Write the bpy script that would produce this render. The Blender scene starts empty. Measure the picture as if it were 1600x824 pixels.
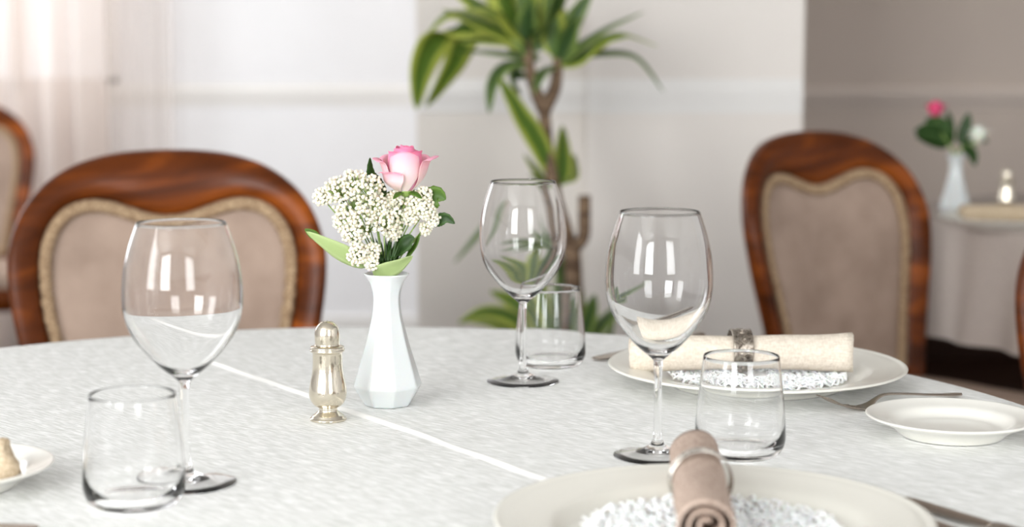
import bpy, bmesh, math, random
from mathutils import Vector, Matrix
rnd = random.Random(7)
C = bpy.context.scene.collection
SC = bpy.context.scene
PI = math.pi
# ------------------------------------------------------------------ camera
F = 2750.0; PITCH = math.atan(337 / 2750.0); CZ = 1.10; TZ = 0.75
cam = bpy.data.cameras.new('camera'); cam.sensor_width = 36; cam.lens = F / 1600 * 36
cam.clip_start = 0.05
cam.dof.use_dof = True; cam.dof.focus_distance = 1.66; cam.dof.aperture_fstop = 3.8
co = bpy.data.objects.new('camera', cam); C.objects.link(co)
co.location = (0, 0, CZ); co.rotation_euler = (PI / 2 - PITCH, 0, 0)
SC.camera = co
SC.cycles.caustics_refractive = True; SC.cycles.caustics_reflective = True; SC.cycles.sample_clamp_indirect = 0; SC.cycles.blur_glossy = 0
SC.cycles.max_bounces = 24; SC.cycles.transmission_bounces = 24; SC.cycles.transparent_max_bounces = 24
SC.view_settings.view_transform = 'Standard'; SC.view_settings.look = 'None'
SC.view_settings.gamma = 1; SC.view_settings.use_curve_mapping = False
SC.view_settings.exposure = 0.36
# ------------------------------------------------------------------ world, window light and one added fill
w = bpy.data.worlds.new('daylight'); SC.world = w; w.use_nodes = True
w.node_tree.nodes['Background'].inputs[0].default_value = (0.93, 0.96, 1.0, 1)
w.node_tree.nodes['Background'].inputs[1].default_value = 1.7

def area(name, loc, target, sx, sy, power, col):
    l = bpy.data.lights.new(name, 'AREA'); l.shape = 'RECTANGLE'; l.size = sx; l.size_y = sy
    l.energy = power; l.color = col
    o = bpy.data.objects.new(name, l); C.objects.link(o); o.location = loc
    o.rotation_euler = (Vector(target) - Vector(loc)).to_track_quat('-Z', 'Y').to_euler()
    return o
WARM = (0.985, 1.0, 1.0); COOL = (0.955, 0.975, 1.0)
area('window_light', (-1.75, -2.15, 1.75), (-1.75, 0, 1.75), 1.3, 1.6, 82, WARM)
area('window_light', (-2.72, -0.6, 1.7), (0, -0.6, 1.7), 1.0, 1.6, 36, WARM)
area('window_light', (-2.72, 4.95, 1.7), (0, 4.95, 1.7), 1.4, 1.8, 24, COOL)
area('window_light', (1.5, -2.15, 1.75), (1.5, 0, 1.75), 1.2, 1.6, 40, WARM)  # added fill lamp, brightens the right chair and side table

# ------------------------------------------------------------------ pixel to place
ct, st = math.cos(PITCH), math.sin(PITCH)
def ray(px, py):
    a = (px - 800) / F; b = (412 - py) / F
    return Vector((a, ct + b * st, -st + b * ct))
def G(px, py, z=TZ):
    r = ray(px, py); t = (z - CZ) / r.z
    return Vector((r.x * t, r.y * t, z))
def P(px, py, Y):
    r = ray(px, py); t = Y / r.y
    return Vector((r.x * t, Y, CZ + r.z * t))

# ------------------------------------------------------------------ materials
def srgb(r, g, b):
    f = lambda c: (c / 255 / 12.92) if c / 255 <= 0.04045 else ((c / 255 + 0.055) / 1.055) ** 2.4
    return (f(r), f(g), f(b), 1)
def mat(name, col=(0.8, 0.8, 0.8, 1), rough=0.5, metal=0, spec=0.5, trans=0, ior=1.45, sss=0, coat=0):
    m = bpy.data.materials.new(name); m.use_nodes = True
    b = m.node_tree.nodes['Principled BSDF']
    b.inputs['Base Color'].default_value = col; b.inputs['Roughness'].default_value = rough
    b.inputs['Metallic'].default_value = metal; b.inputs['Specular IOR Level'].default_value = spec
    b.inputs['Transmission Weight'].default_value = trans; b.inputs['IOR'].default_value = ior
    b.inputs['Coat Weight'].default_value = coat; b.inputs['Coat Roughness'].default_value = 0.08
    if sss:
        b.inputs['Subsurface Weight'].default_value = sss; b.inputs['Subsurface Scale'].default_value = 0.004
    return m
def N(m, t): return m.node_tree.nodes.new(t)
def L(m, a, b): m.node_tree.links.new(a, b)
def pr(m): return m.node_tree.nodes['Principled BSDF']
def mapped(m, scale=(1, 1, 1), rot=(0, 0, 0), coord='Object'):
    tc = N(m, 'ShaderNodeTexCoord'); mp = N(m, 'ShaderNodeMapping')
    mp.inputs['Scale'].default_value = scale
    # rotate first, then scale
    mr = N(m, 'ShaderNodeMapping'); mr.inputs['Rotation'].default_value = rot
    L(m, tc.outputs[coord], mr.inputs[0]); L(m, mr.outputs[0], mp.inputs[0])
    return mp.outputs[0]
def noise(m, vec, scale=1, detail=3, rough=0.5, dist=0):
    n = N(m, 'ShaderNodeTexNoise'); n.inputs['Scale'].default_value = scale
    n.inputs['Detail'].default_value = detail; n.inputs['Roughness'].default_value = rough
    n.inputs['Distortion'].default_value = dist
    L(m, vec, n.inputs['Vector']); return n.outputs['Fac']
def ramp(m, fac, stops):
    r = N(m, 'ShaderNodeValToRGB'); e = r.color_ramp.elements
    while len(e) < len(stops): e.new(0.5)
    for i, (p, c) in enumerate(stops): e[i].position = p; e[i].color = c
    L(m, fac, r.inputs[0]); return r.outputs[0]
def bump(m, fac, strength=0.3, dist=0.001):
    b = N(m, 'ShaderNodeBump'); b.inputs['Strength'].default_value = strength
    b.inputs['Distance'].default_value = dist
    L(m, fac, b.inputs['Height']); L(m, b.outputs[0], pr(m).inputs['Normal'])

def paint(name, col, bs=0.15):
    m = mat(name, col, 0.75, spec=0.2)
    v = mapped(m, (1, 1, 1)); n = noise(m, v, 2.5, 4)
    c2 = tuple(c * 0.95 for c in col[:3]) + (1,)
    L(m, ramp(m, n, [(0.3, c2), (0.7, col)]), pr(m).inputs['Base Color'])
    bump(m, noise(m, v, 60, 3), bs, 0.002); return m
M_WALLW = paint('wall_paint_white', srgb(247, 247, 249))
M_WALLM = paint('wall_paint_cream', srgb(235, 229, 222))
M_WALLP = paint('wall_painted_light', srgb(242, 236, 230))  # window light on the right stretch of pier, put into a whiter colour
M_WALLR = paint('wall_paint_greige', srgb(230, 215, 203))
M_CEIL = paint('ceiling_paint', srgb(245, 244, 241))
M_TRIM = mat('trim_paint', srgb(240, 238, 235), 0.5)
M_TRIMR = mat('trim_paint_greige', srgb(238, 224, 213), 0.5)

M_FLOOR = mat('floor_wood', rough=0.8, spec=0.03)
v = mapped(M_FLOOR, (1.2, 9, 1)); n = noise(M_FLOOR, v, 3, 5, 0.6)
L(M_FLOOR, ramp(M_FLOOR, n, [(0.3, srgb(34, 22, 18)), (0.7, srgb(54, 36, 29))]), pr(M_FLOOR).inputs['Base Color'])

M_DARKW = mat('dark_stained_skirting', srgb(46, 31, 25), 0.7, spec=0.1)
M_CLOTH = mat('woven_tablecloth', rough=0.62, spec=0.35)
v = mapped(M_CLOTH, (42, 520, 1), (0, 0, math.radians(42)))
n1 = noise(M_CLOTH, v, 1, 2, 0.5)
v2 = mapped(M_CLOTH, (70, 1100, 1), (0, 0, math.radians(42)))
n2 = noise(M_CLOTH, v2, 1, 1, 0.5)
mx = N(M_CLOTH, 'ShaderNodeMath'); mx.operation = 'MULTIPLY_ADD'; L(M_CLOTH, n2, mx.inputs[0])
mx.inputs[1].default_value = 0.45; L(M_CLOTH, n1, mx.inputs[2])
L(M_CLOTH, ramp(M_CLOTH, mx.outputs[0], [(0.55, srgb(219, 220, 216)), (0.70, srgb(225, 226, 223)), (0.83, srgb(252, 252, 251))]), pr(M_CLOTH).inputs['Base Color'])
bump(M_CLOTH, mx.outputs[0], 0.35, 0.0006)
M_HEM = mat('tablecloth_crease', srgb(250, 249, 246), 0.6)

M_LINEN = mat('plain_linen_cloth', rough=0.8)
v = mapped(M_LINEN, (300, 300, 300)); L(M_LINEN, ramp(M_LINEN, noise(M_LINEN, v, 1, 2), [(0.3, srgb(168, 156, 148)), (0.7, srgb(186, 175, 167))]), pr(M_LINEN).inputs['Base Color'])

M_GLASS = mat('clear_glass', (1, 1, 1, 1), 0.0, trans=1, ior=1.40)
M_PORC = mat('white_porcelain', srgb(217, 221, 221), 0.12, spec=0.6, sss=0.1)
M_CREAM = mat('cream_porcelain', srgb(226, 224, 215), 0.16, spec=0.55)
M_PLATEW = mat('ivory_side_plate_glaze', srgb(230, 228, 221), 0.14, spec=0.55)

M_SILVER = mat('polished_silver', srgb(226, 217, 199), 0.14, metal=1)
v = mapped(M_SILVER, (40, 40, 40)); bump(M_SILVER, noise(M_SILVER, v, 6, 4), 0.08, 0.001)
M_CUT = mat('cutlery_steel', srgb(170, 158, 146), 0.2, metal=1)
M_ANT = mat('antique_silver', rough=0.28, metal=1)
v = mapped(M_ANT, (1, 1, 1)); n = noise(M_ANT, v, 170, 4, 0.6, 1.2)
L(M_ANT, ramp(M_ANT, n, [(0.36, srgb(92, 82, 74)), (0.5, srgb(165, 155, 143)), (0.7, srgb(196, 188, 178))]), pr(M_ANT).inputs['Base Color'])
bump(M_ANT, n, 0.6, 0.0015)
M_HOLE = mat('painted_hole_shade', srgb(60, 50, 44), 0.7)  # dark colour stands for the shade inside the sprinkle holes

def wood(name, dark, mid, light):
    m = mat(name, rough=0.32, spec=0.16, coat=0.04)
    v = mapped(m, (1.2, 3, 6)); n = noise(m, v, 2.2, 5, 0.5, 1.4)
    L(m, ramp(m, n, [(0.28, dark), (0.5, mid), (0.72, light)]), pr(m).inputs['Base Color'])
    return m
M_WOOD = wood('reddish_mahogany', srgb(56, 24, 7), srgb(98, 47, 15), srgb(164, 85, 28))

def rib(name, a, b, sc=420):
    m = mat(name, rough=0.85, spec=0.2)
    wv = N(m, 'ShaderNodeTexWave'); wv.bands_direction = 'Z'; wv.inputs['Scale'].default_value = sc / 2
    wv.inputs['Distortion'].default_value = 0.6
    L(m, mapped(m, (1, 1, 1)), wv.inputs['Vector'])
    n = noise(m, mapped(m, (1, 1, 1)), 14, 3)
    mx = N(m, 'ShaderNodeMath'); mx.operation = 'MULTIPLY_ADD'; L(m, wv.outputs['Fac'], mx.inputs[0]); mx.inputs[1].default_value = 0.35
    L(m, n, mx.inputs[2])
    L(m, ramp(m, mx.outputs[0], [(0.4, a), (0.85, b)]), pr(m).inputs['Base Color'])
    bump(m, wv.outputs['Fac'], 0.25, 0.001)
    return m
M_UPH = rib('taupe_ribbed_upholstery', srgb(154, 133, 119), srgb(180, 158, 143))
M_GIMP = mat('braided_gimp', rough=0.8)
n = noise(M_GIMP, mapped(M_GIMP, (1, 1, 1)), 200, 2)
L(M_GIMP, ramp(M_GIMP, n, [(0.35, srgb(136, 108, 80)), (0.65, srgb(190, 164, 132))]), pr(M_GIMP).inputs['Base Color'])

def weave(name, a, b, sc=500):
    m = mat(name, rough=0.85, spec=0.15)
    n = noise(m, mapped(m, (0.25, 1, 1)), sc, 2)
    n2 = noise(m, mapped(m, (1, 0.25, 0.6)), sc, 2)
    mx = N(m, 'ShaderNodeMath'); L(m, n, mx.inputs[0]); L(m, n2, mx.inputs[1])
    h = N(m, 'ShaderNodeMath'); h.operation = 'MULTIPLY'; L(m, mx.outputs[0], h.inputs[0]); h.inputs[1].default_value = 0.5
    L(m, ramp(m, h.outputs[0], [(0.38, a), (0.62, b)]), pr(m).inputs['Base Color'])
    bump(m, h.outputs[0], 0.3, 0.0008)
    return m
M_NIV = weave('ivory_linen', srgb(206, 194, 178), srgb(224, 214, 200))
M_NTA = weave('taupe_linen', srgb(166, 145, 131), srgb(198, 178, 165))
M_NBE = weave('beige_linen', srgb(176, 156, 130), srgb(204, 187, 162))
M_LACE = mat('white_paper_lace', srgb(252, 252, 252), 0.7, sss=0.15)

def leafmat(name, mid, edge, rough=0.4):
    m = mat(name, rough=rough, spec=0.4)
    tc = N(m, 'ShaderNodeTexCoord'); sx = N(m, 'ShaderNodeSeparateXYZ'); L(m, tc.outputs['UV'], sx.inputs[0])
    s = N(m, 'ShaderNodeMath'); s.operation = 'SUBTRACT'; L(m, sx.outputs[0], s.inputs[0]); s.inputs[1].default_value = 0.5
    a = N(m, 'ShaderNodeMath'); a.operation = 'ABSOLUTE'; L(m, s.outputs[0], a.inputs[0])
    n = noise(m, mapped(m, (1, 1, 1)), 30, 3)
    k = N(m, 'ShaderNodeMath'); k.operation = 'MULTIPLY_ADD'; L(m, n, k.inputs[0]); k.inputs[1].default_value = 0.16; L(m, a.outputs[0], k.inputs[2])
    L(m, ramp(m, k.outputs[0], [(0.10, mid), (0.30, mid), (0.42, edge)]), pr(m).inputs['Base Color'])
    tr = N(m, 'ShaderNodeBsdfTranslucent'); tr.inputs[0].default_value = edge
    mix = N(m, 'ShaderNodeMixShader'); mix.inputs[0].default_value = 0.25
    out = m.node_tree.nodes['Material Output']
    L(m, pr(m).outputs[0], mix.inputs[1]); L(m, tr.outputs[0], mix.inputs[2]); L(m, mix.outputs[0], out.inputs[0])
    return m
M_DRAC = leafmat('variegated_leaf', srgb(84, 116, 46), srgb(186, 196, 88))
M_DRACD = leafmat('dark_variegated_leaf', srgb(64, 92, 50), srgb(138, 160, 84))
M_ROSELEAF = leafmat('rose_leaf_green', srgb(74, 108, 34), srgb(94, 128, 44))
M_DARKLEAF = leafmat('dark_leaf_green', srgb(44, 72, 30), srgb(60, 92, 38))
M_PALELEAF = leafmat('pale_leaf_underside', srgb(172, 192, 130), srgb(182, 200, 140), 0.55)
M_STEM = mat('green_stem', srgb(136, 162, 84), 0.5)
M_BARK = mat('plant_bark', rough=0.8)
n = noise(M_BARK, mapped(M_BARK, (6, 6, 40)), 3, 3)
L(M_BARK, ramp(M_BARK, n, [(0.35, srgb(82, 62, 46)), (0.65, srgb(140, 116, 92))]), pr(M_BARK).inputs['Base Color'])
M_BUD = mat('cream_flower_bud', srgb(240, 234, 214), 0.55, sss=0.2)
def petalmat(name, base, tip):
    m = mat(name, rough=0.5, spec=0.25, sss=0.3)
    tc = N(m, 'ShaderNodeTexCoord'); sx = N(m, 'ShaderNodeSeparateXYZ'); L(m, tc.outputs['UV'], sx.inputs[0])
    L(m, ramp(m, sx.outputs[1], [(0.05, base), (0.55, tuple((base[i] + tip[i]) / 2 for i in range(3)) + (1,)), (1.0, tip)]), pr(m).inputs['Base Color'])
    return m
M_PETAL = petalmat('pale_pink_petal', srgb(246, 214, 207), srgb(241, 160, 184))
M_PETALC = petalmat('deep_pink_petal', srgb(243, 158, 184), srgb(235, 128, 164))
M_PETALR = petalmat('rose_red_petal', srgb(232, 90, 130), srgb(226, 70, 116))
M_PETALW = petalmat('white_petal', srgb(236, 228, 208), srgb(246, 242, 232))
M_POT = mat('terracotta_pot', srgb(150, 96, 70), 0.7)
M_SOIL = mat('potting_soil', srgb(50, 38, 30), 0.95)

M_CURT = bpy.data.materials.new('sheer_curtain'); M_CURT.use_nodes = True
b = pr(M_CURT); b.inputs['Base Color'].default_value = srgb(243, 235, 230); b.inputs['Roughness'].default_value = 0.9
tr = N(M_CURT, 'ShaderNodeBsdfTranslucent'); tr.inputs[0].default_value = srgb(246, 237, 231)
mix = N(M_CURT, 'ShaderNodeMixShader'); mix.inputs[0].default_value = 0.55
tp = N(M_CURT, 'ShaderNodeBsdfTransparent')
mix2 = N(M_CURT, 'ShaderNodeMixShader'); mix2.inputs[0].default_value = 0.13
L(M_CURT, b.outputs[0], mix.inputs[1]); L(M_CURT, tr.outputs[0], mix.inputs[2])
L(M_CURT, mix.outputs[0], mix2.inputs[1]); L(M_CURT, tp.outputs[0], mix2.inputs[2])
L(M_CURT, mix2.outputs[0], M_CURT.node_tree.nodes['Material Output'].inputs[0])

M_SHEER = M_CURT.copy(); M_SHEER.name = 'very_sheer_voile'
for nd in M_SHEER.node_tree.nodes:
    if nd.type == 'MIX_SHADER' and abs(nd.inputs[0].default_value - 0.13) < 0.01: nd.inputs[0].default_value = 0.6
# ------------------------------------------------------------------ object helpers
def link(name, me, m=None, parent=None, smooth=True):
    o = bpy.data.objects.new(name, me); C.objects.link(o)
    if m: me.materials.append(m)
    if smooth:
        for p in me.polygons: p.use_smooth = True
    if parent: o.parent = parent
    return o
def from_py(name, vs, fs, m, parent=None, smooth=True, uv=None):
    me = bpy.data.meshes.new(name); me.from_pydata([tuple(v) for v in vs], [], fs)
    if uv:
        l = me.uv_layers.new(name='UVMap')
        for lp in me.loops: l.data[lp.index].uv = uv[lp.vertex_index]
    me.update()
    bm = bmesh.new(); bm.from_mesh(me); bmesh.ops.recalc_face_normals(bm, faces=bm.faces); bm.to_mesh(me); bm.free()
    return link(name, me, m, parent, smooth)
def tag(o, label, cat, group=None, kind=None):
    if label: o['label'] = label
    if cat: o['category'] = cat
    if group: o['group'] = group
    if kind: o['kind'] = kind
    return o
def thing(name, loc, label, cat, group=None, rz=0):
    o = bpy.data.objects.new(name, None); C.objects.link(o); o.empty_display_size = 0.05
    o.location = loc; o.rotation_euler = (0, 0, rz)
    return tag(o, label, cat, group)
def copy_tree(o, parent=None):
    c = o.copy(); C.objects.link(c)
    if parent: c.parent = parent
    for ch in list(o.children): copy_tree(ch, c)
    return c
def lathe_data(prof, seg=64, rf=None, closed=False):
    vs, fs = [], []
    idx = []
    for (r, z) in prof:
        if r < 1e-6:
            idx.append([len(vs)]); vs.append((0, 0, z))
        else:
            row = []
            for k in range(seg):
                a = 2 * PI * k / seg; rr = r * (rf(a, z) if rf else 1)
                row.append(len(vs)); vs.append((rr * math.cos(a), rr * math.sin(a), z))
            idx.append(row)
    n = len(idx); pairs = [(i, i + 1) for i in range(n - 1)] + ([(n - 1, 0)] if closed else [])
    for i, j in pairs:
        A, B = idx[i], idx[j]
        if len(A) == 1 and len(B) == 1: continue
        for k in range(seg):
            k2 = (k + 1) % seg
            if len(A) == 1: fs.append((A[0], B[k], B[k2]))
            elif len(B) == 1: fs.append((A[k], B[0], A[k2]))
            else: fs.append((A[k], B[k], B[k2], A[k2]))
    return vs, fs
def lathe(name, prof, m, parent=None, seg=64, rf=None, closed=False):
    vs, fs = lathe_data(prof, seg, rf, closed)
    return from_py(name, vs, fs, m, parent)
def crom(pts, n=6, closed=False):
    pts = [Vector(p) for p in pts]; out = []; N_ = len(pts)
    rng = range(N_) if closed else range(N_ - 1)
    for i in rng:
        if closed: p0, p1, p2, p3 = pts[i - 1], pts[i], pts[(i + 1) % N_], pts[(i + 2) % N_]
        else: p0, p1, p2, p3 = pts[max(i - 1, 0)], pts[i], pts[i + 1], pts[min(i + 2, N_ - 1)]
        for k in range(n):
            t = k / n
            out.append(0.5 * ((2 * p1) + (p2 - p0) * t + (2 * p0 - 5 * p1 + 4 * p2 - p3) * t * t + (3 * p1 - p0 - 3 * p2 + p3) * t ** 3))
    if not closed: out.append(pts[-1].copy())
    return out
def cr2(pts, n=5):
    return [(max(p.x, 0), p.y) for p in crom([(a, b, 0) for a, b in pts], n)]
def frames(pts, closed=False):
    T = []
    n = len(pts)
    for i in range(n):
        a = pts[(i - 1) % n] if (closed or i > 0) else pts[i]
        b = pts[(i + 1) % n] if (closed or i < n - 1) else pts[i]
        T.append((b - a).normalized())
    up = Vector((0, 0, 1)) if abs(T[0].z) < 0.9 else Vector((0, 1, 0))
    nrm = (up - T[0] * up.dot(T[0])).normalized(); out = []
    for t in T:
        nrm = (nrm - t * nrm.dot(t)).normalized()
        out.append((t, nrm, t.cross(nrm)))
    return out
def tube_data(pts, rad, seg=10, closed=False, vs=None, fs=None, flat=1.0):
    vs = [] if vs is None else vs; fs = [] if fs is None else fs
    fr = frames(pts, closed); base = len(vs); n = len(pts)
    for i, p in enumerate(pts):
        r = rad[i] if isinstance(rad, (list, tuple)) else rad
        t, a, b = fr[i]
        for k in range(seg):
            an = 2 * PI * k / seg
            vs.append(p + a * (math.cos(an) * r * flat) + b * (math.sin(an) * r))
    for i in range(n if closed else n - 1):
        j = (i + 1) % n
        for k in range(seg):
            k2 = (k + 1) % seg
            fs.append((base + i * seg + k, base + i * seg + k2, base + j * seg + k2, base + j * seg + k))
    if not closed:
        fs.append(tuple(base + k for k in range(seg))[::-1]); fs.append(tuple(base + (n - 1) * seg + k for k in range(seg)))
    return vs, fs
def tube(name, pts, rad, m, parent=None, seg=10, closed=False, flat=1.0):
    vs, fs = tube_data([Vector(p) for p in pts], rad, seg, closed, flat=flat)
    return from_py(name, vs, fs, m, parent)
def box(name, x0, x1, y0, y1, z0, z1, m, parent=None, bevel=0):
    vs = [(x, y, z) for x in (x0, x1) for y in (y0, y1) for z in (z0, z1)]
    fs = [(0, 1, 3, 2), (4, 6, 7, 5), (0, 4, 5, 1), (2, 3, 7, 6), (0, 2, 6, 4), (1, 5, 7, 3)]
    o = from_py(name, vs, fs, m, parent, smooth=False)
    if bevel:
        md = o.modifiers.new('bevel', 'BEVEL'); md.width = bevel; md.segments = 3
    return o
def struct(o): o['kind'] = 'structure'; return o

# ------------------------------------------------------------------ room
XL, XR, YB, YF, YD = -2.8, 3.4, -2.3, 6.4, 7.15; ZC = 2.75
XM0 = (652 - 800) / F * 4.27; XM1 = (1247 - 800) / F * 4.27; YM = 4.25; YR = 6.2
struct(box('floor', XL, XR, YB, YD, -0.1, 0, M_FLOOR))
struct(box('ceiling', XL, XR, YB, YD, ZC, ZC + 0.1, M_CEIL))
def wall_holes(name, axis, c0, c1, a0, a1, holes, m):
    """wall slab normal to axis; holes are (lo, hi, z0, z1) along the other axis"""
    vs, fs = [], []
    def bx(p0, p1, z0, z1):
        if p1 - p0 < 1e-4 or z1 - z0 < 1e-4: return
        b_ = len(vs)
        if axis == 'x': q = [(x, y, z) for x in (c0, c1) for y in (p0, p1) for z in (z0, z1)]
        else: q = [(x, y, z) for x in (p0, p1) for y in (c0, c1) for z in (z0, z1)]
        vs.extend(q)
        fs.extend([tuple(b_ + i for i in f) for f in [(0, 1, 3, 2), (4, 6, 7, 5), (0, 4, 5, 1), (2, 3, 7, 6), (0, 2, 6, 4), (1, 5, 7, 3)]])
    cur = a0
    for (lo, hi, z0, z1) in holes:
        bx(cur, lo, 0, ZC); bx(lo, hi, 0, z0); bx(lo, hi, z1, ZC); cur = hi
    bx(cur, a1, 0, ZC)
    return struct(from_py(name, vs, fs, m, smooth=False))
HX = [(-1.1, -0.1, 0.9, 2.5), (4.25, 5.65, 0.8, 2.6)]
wall_holes('wall_left', 'x', XL - 0.15, XL, YB, YF, HX, M_WALLW)
wall_holes('wall_rear', 'y', YB - 0.15, YB, XL, XR, [(-2.4, -1.1, 0.95, 2.55), (0.9, 2.1, 0.95, 2.55)], M_WALLW)  # second opening is made up to go with the added fill lamp
wall_holes('wall_right', 'x', XR, XR + 0.15, YB, YD, [], M_WALLW)
FW = (-2.2, -1.42, 0.93, 2.45)
wall_holes('wall_far', 'y', YF, YF + 0.15, XL, XM0 + 0.3, [FW], M_WALLW)
struct(box('wall_pier', XM0, XM1, YM, YD, 0, ZC, M_WALLM))
XP = (915 - 800) / F * 4.27
struct(box('trim_4', XP, XM1, YM - 0.035, YM - 0.0005, 0, ZC, M_WALLP))  # wall panel whose whiter colour stands for the light falling there
struct(box('wall_recess', XM1, XR, YR, YR + 0.15, 0, ZC, M_WALLR))
def rail(name, x0, x1, y, m, z=0.985, dp=0.35):
    vs, fs = [], []
    prof = [(0, -0.04), (0.008, -0.036), (0.012, -0.02), (0.022, -0.008), (0.03, 0.008), (0.026, 0.022), (0.012, 0.03), (0.01, 0.04), (0, 0.042)]
    for x in (x0, x1):
        for d, h in prof: vs.append((x, y - d * dp, z + h))
    k = len(prof)
    for i in range(k - 1): fs.append((i, i + 1, k + i + 1, k + i))
    fs.append(tuple(range(k))); fs.append(tuple(range(k, 2 * k)))
    return struct(from_py(name, vs, fs, m, smooth=False))
rail('trim_1', -1.5, XM0 + 0.02, YF, M_TRIM, 0.93)
rail('trim_2', XM0, XP, YM, M_TRIM, 0.985)
rail('trim_5', XP, XM1 - 0.001, YM - 0.035, M_TRIM, 0.985, 0.12)
rail('trim_3', XM1, XR, YR, M_TRIMR, 0.925, 0.8)
struct(box('baseboard_pier', XM0, XP, YM - 0.015, YM, 0, 0.12, M_TRIM))
struct(box('baseboard_recess', XM1, XR, YR - 0.015, YR, 0, 0.16, M_DARKW))
struct(box('baseboard_far', XL, XM0, YF - 0.015, YF, 0, 0.12, M_TRIM))
def window(i, axis, c, lo, hi, z0, z1):
    bars = []
    t = 0.03
    mids = [lo + (hi - lo) / 2]
    spans = [(lo, lo + 2 * t, z0, z1), (hi - 2 * t, hi, z0, z1), (lo, hi, z0, z0 + 2 * t), (lo, hi, z1 - 2 * t, z1)]
    spans += [(m_ - t, m_ + t, z0, z1) for m_ in mids] + [(lo, hi, z0 + (z1 - z0) * 0.68 - t / 2, z0 + (z1 - z0) * 0.68 + t / 2)]
    vs, fs = [], []
    for (a, b_, p, q) in spans:
        o_ = len(vs)
        if axis == 'x': vs += [(x, y, z) for x in (c, c + 0.05) for y in (a, b_) for z in (p, q)]
        else: vs += [(x, y, z) for x in (a, b_) for y in (c, c + 0.05) for z in (p, q)]
        fs += [tuple(o_ + k for k in f) for f in [(0, 1, 3, 2), (4, 6, 7, 5), (0, 4, 5, 1), (2, 3, 7, 6), (0, 2, 6, 4), (1, 5, 7, 3)]]
    return struct(from_py('window_%d' % i, vs, fs, M_TRIM, smooth=False))
for i, h in enumerate(HX): window(i + 1, 'x', XL - 0.05, *h)
window(3, 'y', YB - 0.01, -2.4, -1.1, 0.95, 2.55)
window(4, 'y', YB - 0.01, 0.9, 2.1, 0.95, 2.55)  # invented frame behind the added rear-right fill
window(5, 'y', YF + 0.05, *FW)

# sheer curtain before the far window
vs, fs = [], []
NX, NZ = 240, 8
for j in range(NZ + 1):
    for i in range(NX + 1):
        x = -2.7 + 1.28 * i / NX
        z = 0.02 + 2.6 * j / NZ
        y = 6.16 + 0.055 * math.sin(x * 56 + 0.5 * math.sin(x * 7)) + 0.015 * math.sin(x * 101 + z)
        vs.append((x, y, z))
for j in range(NZ):
    for i in range(NX):
        a = j * (NX + 1) + i; fs.append((a, a + 1, a + NX + 2, a + NX + 1))
curt = thing('curtain', (0, 0, 0), 'pale pink sheer curtain hanging in folds before the far left window', 'curtain')
from_py('curtain_panel', vs, fs, M_CURT, curt)
vs2 = [(-1.62 + 0.42 * (i % 41) / 40, 6.27 + 0.018 * math.sin((i % 41) * .9), 0.02 + 2.6 * (i // 41) / 8) for i in range(41 * 9)]
fs2 = [(j * 41 + i, j * 41 + i + 1, j * 41 + i + 42, j * 41 + i + 41) for j in range(8) for i in range(40)]
from_py('curtain_lining', vs2, fs2, M_SHEER, curt)
tube('curtain_rod', [(-2.75, 6.18, 2.64), (-1.2, 6.18, 2.64)], 0.012, M_TRIM, curt)

# ------------------------------------------------------------------ round table and cloth
TC = Vector((-0.160, 1.505, 0)); TR = 0.693
tb = thing('dining_table', (TC.x, TC.y, 0), 'round dining table hidden under the white woven tablecloth in front', 'table')
lathe('tabletop', [(0, 0.715), (TR - 0.02, 0.715), (TR - 0.008, 0.722), (TR - 0.008, 0.740), (TR - 0.016, 0.7455), (0, 0.7455)], M_WOOD, tb, 96)
lathe('pedestal', [(0, 0.05), (0.06, 0.05), (0.05, 0.12), (0.04, 0.3), (0.055, 0.5), (0.045, 0.65), (0.12, 0.714), (0, 0.714)], M_WOOD, tb, 32)
for k in range(4):
    a = k * PI / 2 + 0.4; d = Vector((math.cos(a), math.sin(a), 0))
    tube('leg', [d * 0.03 + Vector((0, 0, 0.14)), d * 0.14 + Vector((0, 0, 0.11)), d * 0.26 + Vector((0, 0, 0.05)), d * 0.34 + Vector((0, 0, 0.024))], [0.035, 0.03, 0.026, 0.022], M_WOOD, tb, 12)
def cloth_obj(name, c, R, zt, drop, m, seed, folds=34, seg=360):
    r_ = random.Random(seed); vs = [(0, 0, 0)]; fs = []
    ph = [r_.uniform(0, 6.28) for _ in range(4)]
    rings = [(R * f, 0, 0) for f in (0.25, 0.5, 0.75, 0.9, 0.97)] + [(R, 0, 0)]
    rings += [(R + 0.004, -0.0015, 0), (R + 0.0065, -0.005, 0), (R + 0.0075, -0.012, 0.05)]
    for k in range(1, 9): rings.append((R + 0.0075 + 0.012 * k / 8, -0.012 - drop * k / 8, k / 8))
    for (r, dz, f) in rings:
        for k in range(seg):
            a = 2 * PI * k / seg
            wv = math.sin(folds * a + ph[0] + 0.8 * math.sin(3 * a + ph[1])) * 0.6 + math.sin(folds * 0.5 * a + ph[2]) * 0.4
            rr = r + f * (0.024 * (wv + 1.0))
            vs.append((rr * math.cos(a), rr * math.sin(a), dz))
    for k in range(seg): fs.append((0, 1 + k, 1 + (k + 1) % seg))
    for i in range(len(rings) - 1):
        for k in range(seg):
            k2 = (k + 1) % seg
            fs.append((1 + i * seg + k, 1 + i * seg + k2, 1 + (i + 1) * seg + k2, 1 + (i + 1) * seg + k))
    o = from_py(name, vs, fs, m); o.location = (c[0], c[1], zt)
    return o
tc_ = cloth_obj('tablecloth', TC, TR, TZ, 0.24, M_CLOTH, 3)
tag(tc_, 'white woven tablecloth with a pressed crease covering the near round table', 'tablecloth')
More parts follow.
